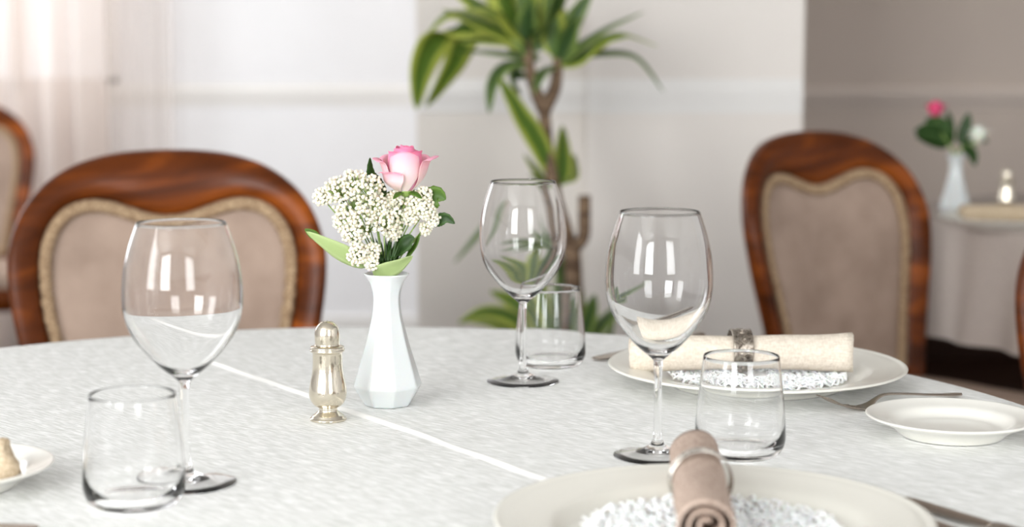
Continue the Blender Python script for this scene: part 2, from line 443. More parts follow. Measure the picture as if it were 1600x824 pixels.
# pressed crease, slightly raised
p0, p1 = G(228, 529.5), G(905, 767)
d = (p1 - p0).normalized(); p1 = p1 + d * 0.08; nn = Vector((-d.y, d.x, 0))
vs, fs = [], []; K = 160
cs = [(-0.0075, 0.0001), (-0.0035, 0.0009), (-0.001, 0.0021), (0.0012, 0.0022), (0.0028, 0.0012), (0.0042, 0.0001)]
for i in range(K + 1):
    t = i / K; p = p0.lerp(p1, t)
    wob = 0.0012 * math.sin(t * 21) + 0.0008 * math.sin(t * 57 + 1)
    hs = min(1, min(t, 1 - t) * 14) * (0.8 + 0.2 * math.sin(t * 33))
    for (o_, h) in cs:
        q = p + nn * (o_ + wob); vs.append((q.x - TC.x, q.y - TC.y, h * hs))
for i in range(K):
    for k in range(len(cs) - 1):
        a = i * len(cs) + k; fs.append((a, a + 1, a + 1 + len(cs), a + len(cs)))
cr = from_py('crease', vs, fs, M_HEM, tc_); cr['label'] = 'raised pressed crease in the cloth'

# ------------------------------------------------------------------ chairs
def make_chair(label, group):
    root = thing('dining_chair', (0, 0, 0), label, 'chair', group)
    outer = [(0, .940), (.05, .9385), (.10, .932), (.15, .916), (.192, .888), (.222, .85), (.240, .80), (.243, .75), (.234, .68), (.217, .60), (.200, .52), (.188, .455), (.16, .43), (.08, .425), (0, .425)]
    inner = [(0, .838), (.030, .842), (.06, .852), (.095, .863), (.13, .864), (.162, .851), (.186, .820), (.197, .775), (.194, .71), (.181, .64), (.166, .56), (.155, .50), (.142, .472), (.08, .465), (0, .465)]
    def loop(h):
        full = [(a, b, 0) for a, b in h] + [(-a, b, 0) for a, b in reversed(h[1:-1])]
        return crom(full, 5, True)
    O, I = loop(outer), loop(inner)
    tanr = math.tan(math.radians(12)); cw = 0.95
    def place(x, h, dep): return Vector((x, dep - cw * x * x + (h - 0.45) * tanr, h))
    # cross-section across the frame: u 0 inner .. 1 outer, depth negative = front
    cs = [(0.0, 0.012), (0.0, -0.006), (0.04, -0.012), (0.14, -0.016), (0.4, -0.020), (0.66, -0.021), (0.86, -0.017), (0.97, -0.008), (1.0, 0.0), (0.97, 0.012), (0.85, 0.018), (0.4, 0.019), (0.1, 0.017)]
    vs, fs = [], []; n = len(O); k = len(cs)
    for i in range(n):
        for u, dep in cs:
            q = I[i].lerp(O[i], u); vs.append(place(q.x, q.y, dep))
    for i in range(n):
        j = (i + 1) % n
        for a in range(k):
            b_ = (a + 1) % k; fs.append((i * k + a, i * k + b_, j * k + b_, j * k + a))
    from_py('back_frame', vs, fs, M_WOOD, root)
    # upholstered panel: front and back skins
    vs, fs = [], []; R_ = 10
    cen = Vector((0, 0.67, 0))
    for side in (-1, 1):
        base = len(vs); vs.append(place(0, 0.67, -0.016 if side < 0 else 0.011))
        for r in range(1, R_ + 1):
            t = r / R_
            for i in range(n):
                q = cen.lerp(I[i] * 1.0, t)
                dep = -0.002 - 0.014 * (1 - t ** 4) if side < 0 else 0.011
                vs.append(place(q.x, q.y, dep))
        for i in range(n): fs.append((base, base + 1 + i, base + 1 + (i + 1) % n))
        for r in range(R_ - 1):
            for i in range(n):
                j = (i + 1) % n
                fs.append((base + 1 + r * n + i, base + 1 + r * n + j, base + 1 + (r + 1) * n + j, base + 1 + (r + 1) * n + i))
    from_py('back_upholstery', vs, fs, M_UPH, root)
    # braided gimp: two crossing wavy cords on a flat band
    fine = []
    hh = [(a, b, 0) for a, b in inner] + [(-a, b, 0) for a, b in reversed(inner[1:-1])]
    fine = crom(hh, 40, True); nf = len(fine)
    # arc length
    sl = [0]
    for i in range(nf): sl.append(sl[-1] + (fine[(i + 1) % nf] - fine[i]).length)
    tot = sl[-1]; waves = int(tot / 0.011)
    vs, fs = [], []
    for ph in (0, PI):
        pts = []
        for i in range(nf):
            t = (fine[(i + 1) % nf] - fine[i - 1]).normalized(); nin = Vector((t.y, -t.x, 0))
            if nin.dot(cen - fine[i]) < 0: nin = -nin
            a = 2 * PI * waves * sl[i] / tot + ph
            q = fine[i] + nin * (0.010 + 0.0062 * math.sin(a))
            pts.append(place(q.x, q.y, -0.012 - 0.0022 * math.cos(a)))
        tube_data(pts, 0.0046, 6, True, vs, fs)
    g = from_py('gimp_trim', vs, fs, M_GIMP, root); g['label'] = 'braided tan gimp edging'
    # seat
    def seatloop(sc, z, yo=0):
        pts = [(-.20 * sc, -.02 + yo, z), (-.235 * sc, -.22, z), (-.245 * sc, -.40, z), (-.18 * sc, -.455 * (1 if sc == 1 else .985), z), (0, -.47 * (1 if sc == 1 else .985), z), (.18 * sc, -.455 * (1 if sc == 1 else .985), z), (.245 * sc, -.40, z), (.235 * sc, -.22, z), (.20 * sc, -.02 + yo, z), (0, -.01 + yo, z)]
        return crom(pts, 5, True)
    def stack(name, specs, m):
        vs, fs = [], []; Ls = [seatloop(s, z) for s, z in specs]; n = len(Ls[0])
        for l in Ls: vs += l
        for i in range(len(Ls) - 1):
            for k in range(n): fs.append((i * n + k, i * n + (k + 1) % n, (i + 1) * n + (k + 1) % n, (i + 1) * n + k))
        c0 = len(vs); vs.append(Vector((0, -.23, specs[0][1]))); c1 = len(vs); vs.append(Vector((0, -.23, specs[-1][1] + 0.01)))
        for k in range(n):
            fs.append((c0, (k + 1) % n, k)); fs.append((c1, (len(Ls) - 1) * n + k, (len(Ls) - 1) * n + (k + 1) % n))
        return from_py(name, vs, fs, m, root)
    stack('seat_frame', [(0.97, .355), (1, .36), (1, .415), (0.97, .42)], M_WOOD)
    stack('seat', [(0.94, .42), (0.96, .43), (0.95, .448), (0.88, .458), (0.6, .463)], M_UPH)
    for sx in (-1, 1):
        tube('leg', crom([(sx * .205, -.41, .38), (sx * .222, -.43, .30), (sx * .218, -.42, .18), (sx * .206, -.415, .08), (sx * .21, -.425, .011)], 5),
             [0.026 - 0.012 * min(1, i / 14) for i in range(21)], M_WOOD, root, 12)
        tube('leg', crom([(sx * .188, -.035, .44), (sx * .192, -.03, .34), (sx * .196, 0.0, .2), (sx * .2, .05, .012)], 5),
             [0.021 - 0.006 * i / 15 for i in range(16)], M_WOOD, root, 12)
    return root
def put_chair(o, px, py, dist, deg):
    """stand the chair so the crest of its back is at the given direction and depth"""
    top = P(px, py, dist); a = math.radians(deg)
    off = 0.49 * math.tan(math.radians(12))
    o.location = (top.x + off * math.sin(a), top.y - off * math.cos(a), 0); o.rotation_euler = (0, 0, a)
ch = make_chair('wooden upholstered dining chair behind the white vase and left wine glass', 'mahogany dining chairs')
put_chair(ch, 262, 236, 2.80, 10)
c2 = copy_tree(ch); c2['label'] = 'wooden upholstered dining chair between the potted plant and the side table'
put_chair(c2, 1262, 202, 3.42, 36)
c3 = copy_tree(ch); c3['label'] = 'wooden upholstered dining chair cut by the left photo edge near the curtain'
put_chair(c3, -75, 150, 5.45, 14)
c4 = copy_tree(ch); c4['label'] = 'wooden dining chair of which only a post shows at the right photo edge'
put_chair(c4, 1893, 262, 2.42, -24)

# ------------------------------------------------------------------ glassware
def wine_glass(px, py, label, kw=1.0, kh=1.0):
    root = thing('wine_glass', G(px, py, TZ + 0.0005), label, 'wine glass', 'wine glasses')
    out = cr2([(0.0040, 0.0830), (0.0058, .0850), (0.0098, .0885), (.0190, .0965), (.0288, .1075), (.0385, .1210), (.0438, .1350), (.0458, .1510), (.0446, .1720), (.0407, .1910), (.0340, .2116)], 6)
    th = 0.0011
    inn = cr2([(0, .0915), (.0085, .0930), (.0178, .0990), (.0276, .1093), (.0373, .1222), (.0429, .1355), (.0450, .1510), (.0438, .1720), (.04005, .1910), (.03345, .2114)], 6)
    stem_ = [(0, .0042), (.008, .0040), (.018, .0025), (.028, .0011), (.0355, .0001), (.0372, 0), (.0379, .0003), (.0379, .0007), (.0373, .0011), (.030, .0026), (.020, .0043), (.012, .0064), (.0062, .0100), (.0040, .0150), (.0034, .024), (.0032, .045), (.0034, .066), (.0038, .077)]
    prof = stem_ + out + [(.03375, .2120)] + inn[::-1]
    prof = [(r * (kw if z > 0.08 or r > 0.012 else 1), z * kh) for r, z in prof]
    # one blown piece
    g = lathe('glass_body', prof, M_GLASS, root, 96)
    return root
wine_glass(1027, 712, 'clear stemmed wine glass right of centre, beside the upright tumbler near the taupe napkin')
wine_glass(817, 596, 'clear stemmed wine glass standing farthest back, left of the ivory napkin plate')
wine_glass(292, 755, 'clear stemmed wine glass in front of the left wooden chair', 1.045)
def tumbler(px, py, label):
    root = thing('tumbler', G(px, py, TZ + 0.0005), label, 'tumbler', 'clear tumblers')
    out = cr2([(.0, .0016), (.012, .0014), (.022, .0004), (.026, 0), (.0315, .0012), (.0362, .0060), (.0388, .0140), (.0388, .024), (.0374, .045), (.0351, .066), (.0326, .0868)], 5)
    inn = cr2([(0, .0058), (.022, .0060), (.0290, .0080), (.0350, .0150), (.0373, .0250), (.0363, .045), (.0343, .066), (.0319, .0868)], 5)
    lathe('glass_body', out + [(.03225, .0873)] + inn[::-1], M_GLASS, root, 96)
    return root
tumbler(1156, 711, 'clear water tumbler in front of the ivory napkin plate')
tumbler(860, 571, 'clear water tumbler farthest back, behind a wine glass stem')
tumbler(211, 789, 'clear water tumbler nearest the camera at lower left')

# ------------------------------------------------------------------ plates
def plate(px, py, R, label, kind='charger', loc=None):
    z = TZ + 0.0005
    root = thing('dinner_plate' if kind == 'charger' else 'side_plate', loc if loc else G(px, py, z), label, 'plate')
    if kind == 'charger':
        prof = [(0, .003), (.085, .003), (.088, .0), (.092, .0), (.094, .004), (.108, .009), (.128, .0145), (R - .004, .0190), (R - .001, .0198), (R, .0212), (R - .0012, .0226), (R - .004, .0224), (R - .0065, .0212), (R - .010, .0212), (.135, .0190), (.118, .0165), (.112, .0150), (.106, .0105), (.100, .0078), (.092, .0068), (0, .0066)]
    else:
        k = R / 0.0775
        prof = [(0, .003), (.040 * k, .003), (.042 * k, 0), (.046 * k, 0), (.048 * k, .003), (.055 * k, .009), (.066 * k, .0135), (R - .002, .0172), (R, .0186), (R - .001, .0200), (R - .003, .0198), (R - .005, .0190), (.064 * k, .0162), (.056 * k, .0148), (.052 * k, .0115), (.046 * k, .0075), (.04 * k, .0066), (0, .0064)]
    o = lathe('plate_body', prof, M_CREAM if kind == 'charger' else M_PLATEW, root, 128)
    md = o.modifiers.new('sub', 'SUBSURF'); md.levels = 1; md.render_levels = 1
    return root
near_c = G(1113, 808, TZ + 0.021); near_c.z = TZ + 0.0005
far_c = G(1182, 570, TZ + 0.021); far_c.z = TZ + 0.0005
plate(0, 0, 0.1555, 'large cream dinner plate at the bottom edge holding the taupe napkin', loc=near_c)
plate(0, 0, 0.1555, 'large cream dinner plate at the back holding the ivory napkin', loc=far_c)
br = G(1487, 651, TZ + 0.018); br.z = TZ + 0.0005
plate(0, 0, 0.0775, 'small empty ivory side plate at the right edge in front of the fork', 'side', loc=br)
lf = G(-70, 729, TZ + 0.018); lf.z = TZ + 0.0005
plate(0, 0, 0.0775, 'small white side plate cut by the left edge with a beige cloth on it', 'side', loc=lf)

# ------------------------------------------------------------------ paper lace doilies
def doily(c, R, label, seed):
    r_ = random.Random(seed); vs, fs = [], []
    z0 = TZ + 0.0005 + 0.0074
    def ribbon(pts, wd):
        pts = [Vector(p) for p in pts]
        tube_data(pts, wd, 5, False, vs, fs, flat=0.45)
    nr = 9
    for j in range(nr):
        rr = R * (0.30 + 0.70 * j / (nr - 1)); cnt = int(2 * PI * rr / 0.0098)
        for i in range(cnt):
            a = 2 * PI * (i + 0.5 * (j % 2)) / cnt + r_.uniform(-.03, .03)
            cx, cy = rr * math.cos(a), rr * math.sin(a)
            rad = 0.0056 * r_.uniform(0.8, 1.25); tilt = r_.uniform(-0.5, 0.5); pa = r_.uniform(0, 6.28)
            amp = 0.0020 + 0.0030 * (j / nr)
            pts = []
            for k in range(9):
                t = 2 * PI * k / 8 * 0.93 + pa
                x = cx + rad * math.cos(t) * r_.uniform(.85, 1.15); y = cy + rad * math.sin(t) * r_.uniform(.85, 1.15)
                zz = 0.0012 + amp * (0.5 + 0.5 * math.sin(2 * t + tilt * 3)) + (0.0018 * r_.random() if j == nr - 1 else 0)
                pts.append((x, y, zz))
            ribbon(crom(pts, 2), 0.0016)
    # centre disc
    b = len(vs); vs.append(Vector((0, 0, 0.0004)))
    for k in range(48):
        a = 2 * PI * k / 48; vs.append(Vector((R * .32 * math.cos(a), R * .32 * math.sin(a), 0.0004)))
    for k in range(48): fs.append((b, b + 1 + k, b + 1 + (k + 1) % 48))
    o = from_py('doily', vs, fs, M_LACE); o.location = (c.x, c.y, z0)
    return tag(o, label, 'doily', 'lace doilies')
doily(near_c, 0.086, 'white lace doily on the near plate, under the taupe napkin', 1)
doily(far_c, 0.086, 'white lace doily on the back plate, under the ivory napkin', 2)

# ------------------------------------------------------------------ rolled napkins
def rolled_napkin(A, B, R, m, label, seed, turns=3.2, fl=0.0018, squash=0.94, name='napkin', flr=0.0):
    """spiral roll from A (one end) to B; axis points lie on the roll's bottom line + R"""
    r_ = random.Random(seed)
    A, B = Vector(A), Vector(B); ax = (B - A).normalized(); side = Vector((0, 0, 1)).cross(ax).normalized(); up = ax.cross(side)
    if up.z < 0: up = -up; side = -side
    Lg = (B - A).length; vs, fs = [], []
    NT = 150; NL = 26
    ph = [r_.uniform(0, 6) for _ in range(5)]
    def rad(t): return R * (0.20 + 0.80 * (t / (2 * PI * turns)))
    for layer in (0, 1):
        for i in range(NL + 1):
            u = i / NL
            for k in range(NT + 1):
                t = 2 * PI * turns * k / NT
                r = rad(t) - (fl if layer else 0)
                wob = 1 + 0.03 * math.sin(5 * u * PI + ph[0] + t) * (k / NT) + 0.025 * math.sin(3 * t + ph[1] + 4 * u)
                r *= wob
                r *= 1 + flr * (0.10 * max(0.0, (u - .72) / .28) ** 2 - 0.05 * math.sin(u * PI))
                endo = 0.0
                if i in (0, NL): endo = 0.0
                tele = 0.010 * (1 - k / NT) * math.sin(ph[2]) * (1 if u < .5 else -1) * abs(2 * u - 1)
                ang = t + PI * 1.5 - 2 * PI * turns
                p = A + ax * (Lg * u + tele + 0.0018 * math.sin(2 * t + ph[4]) * abs(2 * u - 1)) + side * (r * math.cos(ang)) + up * (r * math.sin(ang) * squash)
                vs.append(p)
    W = NT + 1; S = (NL + 1) * W
    for i in range(NL):
        for k in range(NT):
            a = i * W + k
            fs.append((a, a + 1, a + W + 1, a + W)); fs.append((S + a, S + a + W, S + a + W + 1, S + a + 1))
    for k in range(NT):
        fs.append((k, S + k, S + k + 1, k + 1)); e = NL * W + k; fs.append((e, e + 1, S + e + 1, S + e))
    for i in range(NL):
        a = i * W + NT; fs.append((a, a + W, S + a + W, S + a)); a = i * W; fs.append((a, S + a, S + a + W, a + W))
    c = (A + B) / 2
    o = from_py(name, [v - c for v in vs], fs, m); o.location = c
    return tag(o, label, 'napkin')
PZ = TZ + 0.0005
nR = 0.0225
zc_ = PZ + 0.0125 + nR
nf_ = G(1088, 707, zc_); nn_ = G(1107, 826, zc_ + 0.0085)
rolled_napkin(nf_, nn_, nR, M_NTA, 'rolled taupe napkin lying on the near plate', 4, turns=2.6, fl=0.0022)
fR = 0.0220; zf_ = PZ + 0.0128 + fR
fa = G(983, 549, zf_); fb = G(1330, 549, zf_)
rolled_napkin(fa, fb, fR, M_NIV, 'rolled ivory napkin lying on the back plate', 9, turns=2.6, fl=0.002, flr=1.0)

def ring(name, A, B, u, R, wd, th, m, label, engraved=False, tilt=0):
    A, B = Vector(A), Vector(B); ax = (B - A).normalized(); c = A.lerp(B, u)
    root = thing(name, c, label, 'napkin ring')
    q = ax.to_track_quat('Z', 'Y'); root.rotation_mode = 'QUATERNION'; root.rotation_quaternion = q @ Matrix.Rotation(tilt, 3, 'Y').to_quaternion()
    h = wd / 2
    if engraved:
        prof = [(R, -h), (R + th * .7, -h), (R + th, -h + .0006), (R + th * .75, -h + .0022), (R + th * .7, 0), (R + th * .75, h - .0022), (R + th, h - .0006), (R + th * .7, h), (R, h)]
        lathe('band', prof, m, root, 96, closed=True)
        vs, fs = [], []
        for k in range(10):
            a = 2 * PI * k / 10
            for s in range(2):
                b = Matrix.Rotation(a, 3, 'Z')
                ce = b @ Vector((R + th * .75, 0, 0))
                pts = []
                for j in range(13):
                    t = 2 * PI * j / 12
                    rr = 0.0034 if s == 0 else 0.0015
                    pts.append(b @ (Matrix.Rotation(rr * math.cos(t) / R, 3, 'Z') @ Vector((R + th * .75, 0, rr * math.sin(t)))))
                tube_data(pts[:-1], 0.0006, 6, True, vs, fs)
        from_py('ornament', vs, fs, m, root)
    else:
        for s in (-1, 1):
            lathe('band', [(R, s * h - .0022), (R + th, s * h - .0019), (R + th * 1.3, s * h), (R + th, s * h + .0019), (R, s * h + .0022)], m, root, 96, closed=True)
        vs, fs = [], []
        pts = []
        for k in range(240):
            a = 2 * PI * k / 240; pts.append(Vector(((R + th * .5) * math.cos(a), (R + th * .5) * math.sin(a), (h - .001) * math.sin(a * 14))))
        tube_data(pts, 0.0007, 6, True, vs, fs)
        from_py('filigree', vs, fs, m, root)
    return root
M_RING2 = mat('bright_silver_ring', srgb(205, 200, 192), 0.2, metal=1)
ring('napkin_ring', nf_, nn_, 0.42, nR - 0.0006, 0.009, 0.0012, M_RING2, 'bright silver ring around the taupe napkin', tilt=0.12)
ring('napkin_ring', fa, fb, 0.50, fR - 0.0002, 0.021, 0.0020, M_ANT, 'dark antique silver ring around the ivory napkin', True, tilt=0.05)

# small beige cloth on the left plate
def lump(name, c, m, label):
    vs, fs = [], []
    rows = [(0.0, 0.0095, 0.000), (0.002, 0.0118, 0), (0.007, .0120, .0005), (0.013, .0108, .0012), (.018, .0088, .0004), (.022, .0078, -.0012), (.026, .0062, -.001), (.030, .0054, 0.0), (.0325, .0035, .0002), (.0335, 0.0008, 0)]
    seg = 40
    for z, r, ox in rows:
        for k in range(seg):
            a = 2 * PI * k / seg; rr = r * (1 + .12 * math.sin(3 * a + z * 220) + .06 * math.sin(7 * a - z * 400))
            vs.append((ox + rr * math.cos(a), rr * 1.15 * math.sin(a), z))
    for i in range(len(rows) - 1):
        for k in range(seg):
            fs.append((i * seg + k, i * seg + (k + 1) % seg, (i + 1) * seg + (k + 1) % seg, (i + 1) * seg + k))
    fs.append(tuple(range(seg))); fs.append(tuple((len(rows) - 1) * seg + k for k in range(seg)))
    o = from_py(name, vs, fs, m); o.location = c; return tag(o, label, 'ornament')
lump('table_ornament', G(6, 748, PZ + 0.0066), M_NBE, 'small beige knobbly ornament standing on the left side plate')

# ------------------------------------------------------------------ cutlery
def strip(vs, fs, path, wd, th):
    """flat bar swept along path in local x, z; wd list, th list"""
    n = len(path); b = len(vs); S = 10
    for i, (p, w_, t_) in enumerate(zip(path, wd, th)):
        p = Vector(p); a = Vector(path[max(i - 1, 0)]); c = Vector(path[min(i + 1, n - 1)])
        T = (c - a).normalized(); U = Vector((0, 1, 0)); W = T.cross(U).normalized()
        for k in range(S):
            an = 2 * PI * k / S; cx, sx = math.cos(an), math.sin(an)
            vs.append(p + U * (w_ * abs(cx) ** .8 * (1 if cx > 0 else -1)) + W * (t_ * abs(sx) ** .8 * (1 if sx > 0 else -1)))
    for i in range(n - 1):
        for k in range(S):
            fs.append((b + i * S + k, b + i * S + (k + 1) % S, b + (i + 1) * S + (k + 1) % S, b + (i + 1) * S + k))
    fs.append(tuple(b + k for k in range(S))); fs.append(tuple(b + (n - 1) * S + k for k in range(S)))
def place_cut(o, pa, pb, label, cat):
    """local +x runs from pa to pb"""
    d = pb - pa; o.location = (pa.x, pa.y, PZ); o.rotation_euler = (0, 0, math.atan2(d.y, d.x)); return tag(o, label, cat)
def fork(pa, pb, label, k=1.0):
    root = thing('fork', (0, 0, 0), label, 'fork')
    vs, fs = [], []
    # body from the tine root to the handle end
    path = crom([(.040, 0, .0030), (.050, 0, .0016), (.060, 0, .0040), (.070, 0, .0095), (.082, 0, .0120), (.110, 0, .0095), (.140, 0, .0058), (.165, 0, .0036), (.176, 0, .0032), (.180, 0, .0030)], 5)
    def wd_(x): 
        pts = [(.040, .0105), (.048, .0108), (.058, .0070), (.068, .0032), (.10, .0026), (.13, .0034), (.155, .0062), (.168, .0075), (.176, .006), (.18, .001)]
        for (a, p), (b, q) in zip(pts, pts[1:]):
            if x <= b: return p + (q - p) * (x - a) / (b - a)
        return pts[-1][1]
    strip(vs, fs, path, [wd_(p.x) for p in path], [0.0011] * len(path))
    from_py('handle', [v * k for v in vs], fs, M_CUT, root)
    for j in range(4):
        y = -.0088 + j * .00587
        vs, fs = [], []
        tp_ = crom([(.041, y, .0030), (.030, y, .0048), (.016, y * .97, .0100), (.006, y * .95, .0150), (.0, y * .94, .0175)], 5)
        strip(vs, fs, [(p.x, p.y, p.z) for p in tp_], [.0014 - .0008 * i / len(tp_) for i in range(len(tp_))], [.0010 - .0004 * i / len(tp_) for i in range(len(tp_))])
        from_py('tine', [v * k for v in vs], fs, M_CUT, root)
    return place_cut(root, pa, pb, label, 'fork')
def knife(pa, pb, label, k=1.0):
    root = thing('table_knife', (0, 0, 0), label, 'knife')
    vs, fs = [], []
    path = crom([(0, 0, .0035), (.006, 0, .0033), (.03, 0, .0032), (.07, 0, .0032), (.095, 0, .0034)], 6)
    n = len(path); strip(vs, fs, path, [.001 + .0085 * min(1, (i / 8) ** .6) if i < 20 else .0095 - .005 * (i - 19) / 6 for i in range(n)], [.0008] * n)
    from_py('blade', [v * k for v in vs], fs, M_CUT, root)
    vs, fs = [], []
    path = crom([(.094, 0, .0034), (.10, 0, .0040), (.13, 0, .0042), (.17, 0, .0042), (.205, 0, .0044), (.21, 0, .0044)], 5)
    n = len(path); strip(vs, fs, path, [.0045 + .004 * (i / n) if i < n - 1 else .002 for i in range(n)], [.0026 + .0012 * (i / n) for i in range(n)])
    from_py('handle', [v * k for v in vs], fs, M_CUT, root)
    return place_cut(root, pa, pb, label, 'knife')
fa_ = G(1283, 648); fb_ = G(1502, 621)
fork(fa_, fb_, 'silver fork with upturned tines between the back plate and the side plate', (fb_ - fa_).length / .18)
ka = G(929, 566); kb = G(1010, 548)
knife(ka, kb, 'silver knife whose tip shows left of the back plate')
knife(G(1408, 786), G(1538, 826), 'silver knife running off the bottom edge, outer of the two beside the near plate')
knife(G(1400, 806), G(1492, 839), 'silver knife running off the bottom edge, nearest the rim of the near plate')
knife(G(60, 831), G(-20, 828), 'silver knife barely showing at the bottom left corner', 0.8)

# ------------------------------------------------------------------ salt shaker
shk = thing('salt_shaker', G(513, 656, PZ), 'polished silver salt shaker beside the white vase', 'shaker', 'silver shakers')
fp = [(0, 0), (.0172, 0), (.0174, .0012), (.0165, .0024), (.0150, .0030), (.0150, .0042), (.0136, .0050), (.0122, .0062), (.0100, .0078), (.0088, .0092), (.0086, .0112), (.0092, .0122), (0, .0122)]
lathe('foot', fp, M_SILVER, shk, 64)
lathe('body', cr2([(0, .0120), (.0095, .0124), (.0145, .0158), (.0174, .0215), (.0179, .0270), (.0168, .0350), (.0150, .0440), (.0141, .0540), (.0141, .0640), (.0138, .0652), (0, .0655)], 5), M_SILVER, shk, 64)
lathe('collar', [(0, .0645), (.0140, .0645), (.0152, .0652), (.0164, .0662), (.0164, .0674), (.0150, .0680), (.0158, .0688), (.0158, .0700), (.0138, .0708), (.0116, .0715), (0, .0716)], M_SILVER, shk, 64)
lathe('dome_cap', cr2([(0, .0712), (.0112, .0714), (.0116, .0730), (.0119, .0790), (.0116, .0840), (.0100, .0892), (.0065, .0930), (.003, .0944), (0, .0947)], 5), M_SILVER, shk, 64)
vs, fs = [], []
for k in range(9):
    a = 2 * PI * k / 8; r = .0045 if k < 8 else 0; zz = .0942 if k < 8 else .0948
    b = len(vs); 
    for j in range(8):
        t = 2 * PI * j / 8; vs.append((r * math.cos(a) + .0005 * math.cos(t), r * math.sin(a) + .0005 * math.sin(t), zz))
    fs.append(tuple(b + j for j in range(8)))
from_py('sprinkle_holes', vs, fs, M_HOLE, shk)  # flat dark discs laid on the cap, shade painted instead of openings

# ------------------------------------------------------------------ porcelain vase with flowers
def vase(loc, label, group):
    root = thing('flower_vase', loc, label, 'vase', group)
    def rf(a, z):
        q = ((a + PI / 8 + 0.12) % (PI / 4)) - PI / 8
        poly = math.cos(PI / 8) / math.cos(q)
        k = max(0.0, min(1.0, (0.1285 - z) / 0.02))
        poly = min(poly, 0.988)
        return 1.03 * (k * poly + (1 - k) * 0.965)
    outp = [(0, .0015), (.0185, .0015), (.0195, 0), (.0222, 0), (.0232, .0012)] + cr2([(.0245, .0035), (.0320, .0165), (.0333, .0200), (.0322, .0240), (.0275, .0400), (.0218, .0590), (.0170, .0780), (.0143, .0900), (.0130, .1040), (.0140, .1130), (.0170, .1220), (.0218, .1290)], 5) + [(.0222, .1302), (.0212, .1306), (.0165, .1235), (.0125, .1130), (.0110, .1040), (.0120, .0900), (.0180, .0590), (.0220, .03), (.01, .012), (0, .012)]
    lathe('vase_body', outp, M_PORC, root, 128, rf)
    return root
VZ = PZ; vloc = G(606, 632, VZ)
vase(vloc, 'white octagonal porcelain vase with flowers in the centre of the near table', 'white porcelain vases')
S0 = 1614.0
def V3(px, py, dy=0.0):
    """point of the bouquet: photo direction at the vase's depth plus dy behind (+) or before (-)"""
    return P(px, py, vloc.y + dy)

def leaf_mesh(name, pts, wd, m, parent, cup=0.18, serr=0.0, side=None, n=14, twist=0):
    """leaf blade along a spline with width profile; real thin solid"""
    path = crom(pts, 6); n = len(path); fr = frames(path)
    vs, fs, uv = [], [], []; A = 6
    for i, p in enumerate(path):
        t = i / (n - 1); T = fr[i][0]
        sd = Vector(side) if side else T.cross(Vector((0, -0.6, 0.8)))
        sd = (sd - T * sd.dot(T)); 
        if sd.length < 1e-5: sd = Vector((1, 0, 0))
        sd.normalize()
        if twist: sd = Matrix.Rotation(twist * t, 3, T) @ sd
        nr = T.cross(sd).normalized()
        wv = wd * (math.sin(PI * min(1, t * 1.0) ** 0.8) ** 0.85 if t < 1 else 0)
        wv = max(wv, wd * 0.06 * (1 - t))
        if serr: wv *= 1 + serr * (1 if i % 2 else -1)
        for k in range(A + 1):
            u = k / A * 2 - 1
            vs.append(p + sd * (u * wv / 2) + nr * (abs(u) * wv * cup)); uv.append((k / A, t))
    W = A + 1
    for i in range(n - 1):
        for k in range(A):
            a = i * W + k; fs.append((a, a + 1, a + W + 1, a + W))
    o = from_py(name, vs, fs, m, parent, uv=uv)
    md = o.modifiers.new('thick', 'SOLIDIFY'); md.thickness = min(0.0012, wd * .02)
    return o

# rose -----------------------------------------------------------------
def petal(parent, base, h, w_, ang, open_, curl, m, r0, dz=0, roll=0.0, notch=0):
    """one cupped petal: wraps around the flower axis at radius ~r0, opening outward"""
    vs, fs, uv = [], [], []; NU, NV = 14, 12
    for j in range(NV + 1):
        v_ = j / NV
        bul = math.sin(min(1, 0.22 + v_ * 1.75) * PI / 2)            # quickly full at the base
        rr = r0 * bul * (1 - 0.10 * v_) + open_ * v_ ** 1.7
        lip = max(0, v_ - 0.80) / 0.20
        rr += curl * lip ** 2 * 0.0045
        zz = h * (1 - (1 - v_) ** 1.35) - curl * lip ** 2.2 * 0.0030
        wspan = w_ * (0.45 + 0.55 * math.sin(min(1, v_ / .5) * PI / 2)) * (1 - 0.22 * max(0, (v_ - .75) / .25) ** 2)
        for i in range(NU + 1):
            u = i / NU * 2 - 1
            a = ang + u * wspan
            edge = abs(u) ** 3
            top = -h * 0.10 * edge * v_ ** 2
            r_ = rr + roll * edge * v_ ** 1.2 * r0
            vs.append(Vector((r_ * math.cos(a), r_ * math.sin(a), zz + dz + top + 0.0005 * math.sin(4 * u + ang * 3) * v_ ** 3)))
            uv.append((i / NU, v_))
    W = NU + 1
    for j in range(NV):
        for i in range(NU):
            a = j * W + i; fs.append((a, a + 1, a + W + 1, a + W))
    o = from_py('petal', vs, fs, m, parent, uv=uv); o.location = base
    md = o.modifiers.new('thick', 'SOLIDIFY'); md.thickness = 0.0005
    md = o.modifiers.new('sub', 'SUBSURF'); md.levels = 1; md.render_levels = 1
    return o
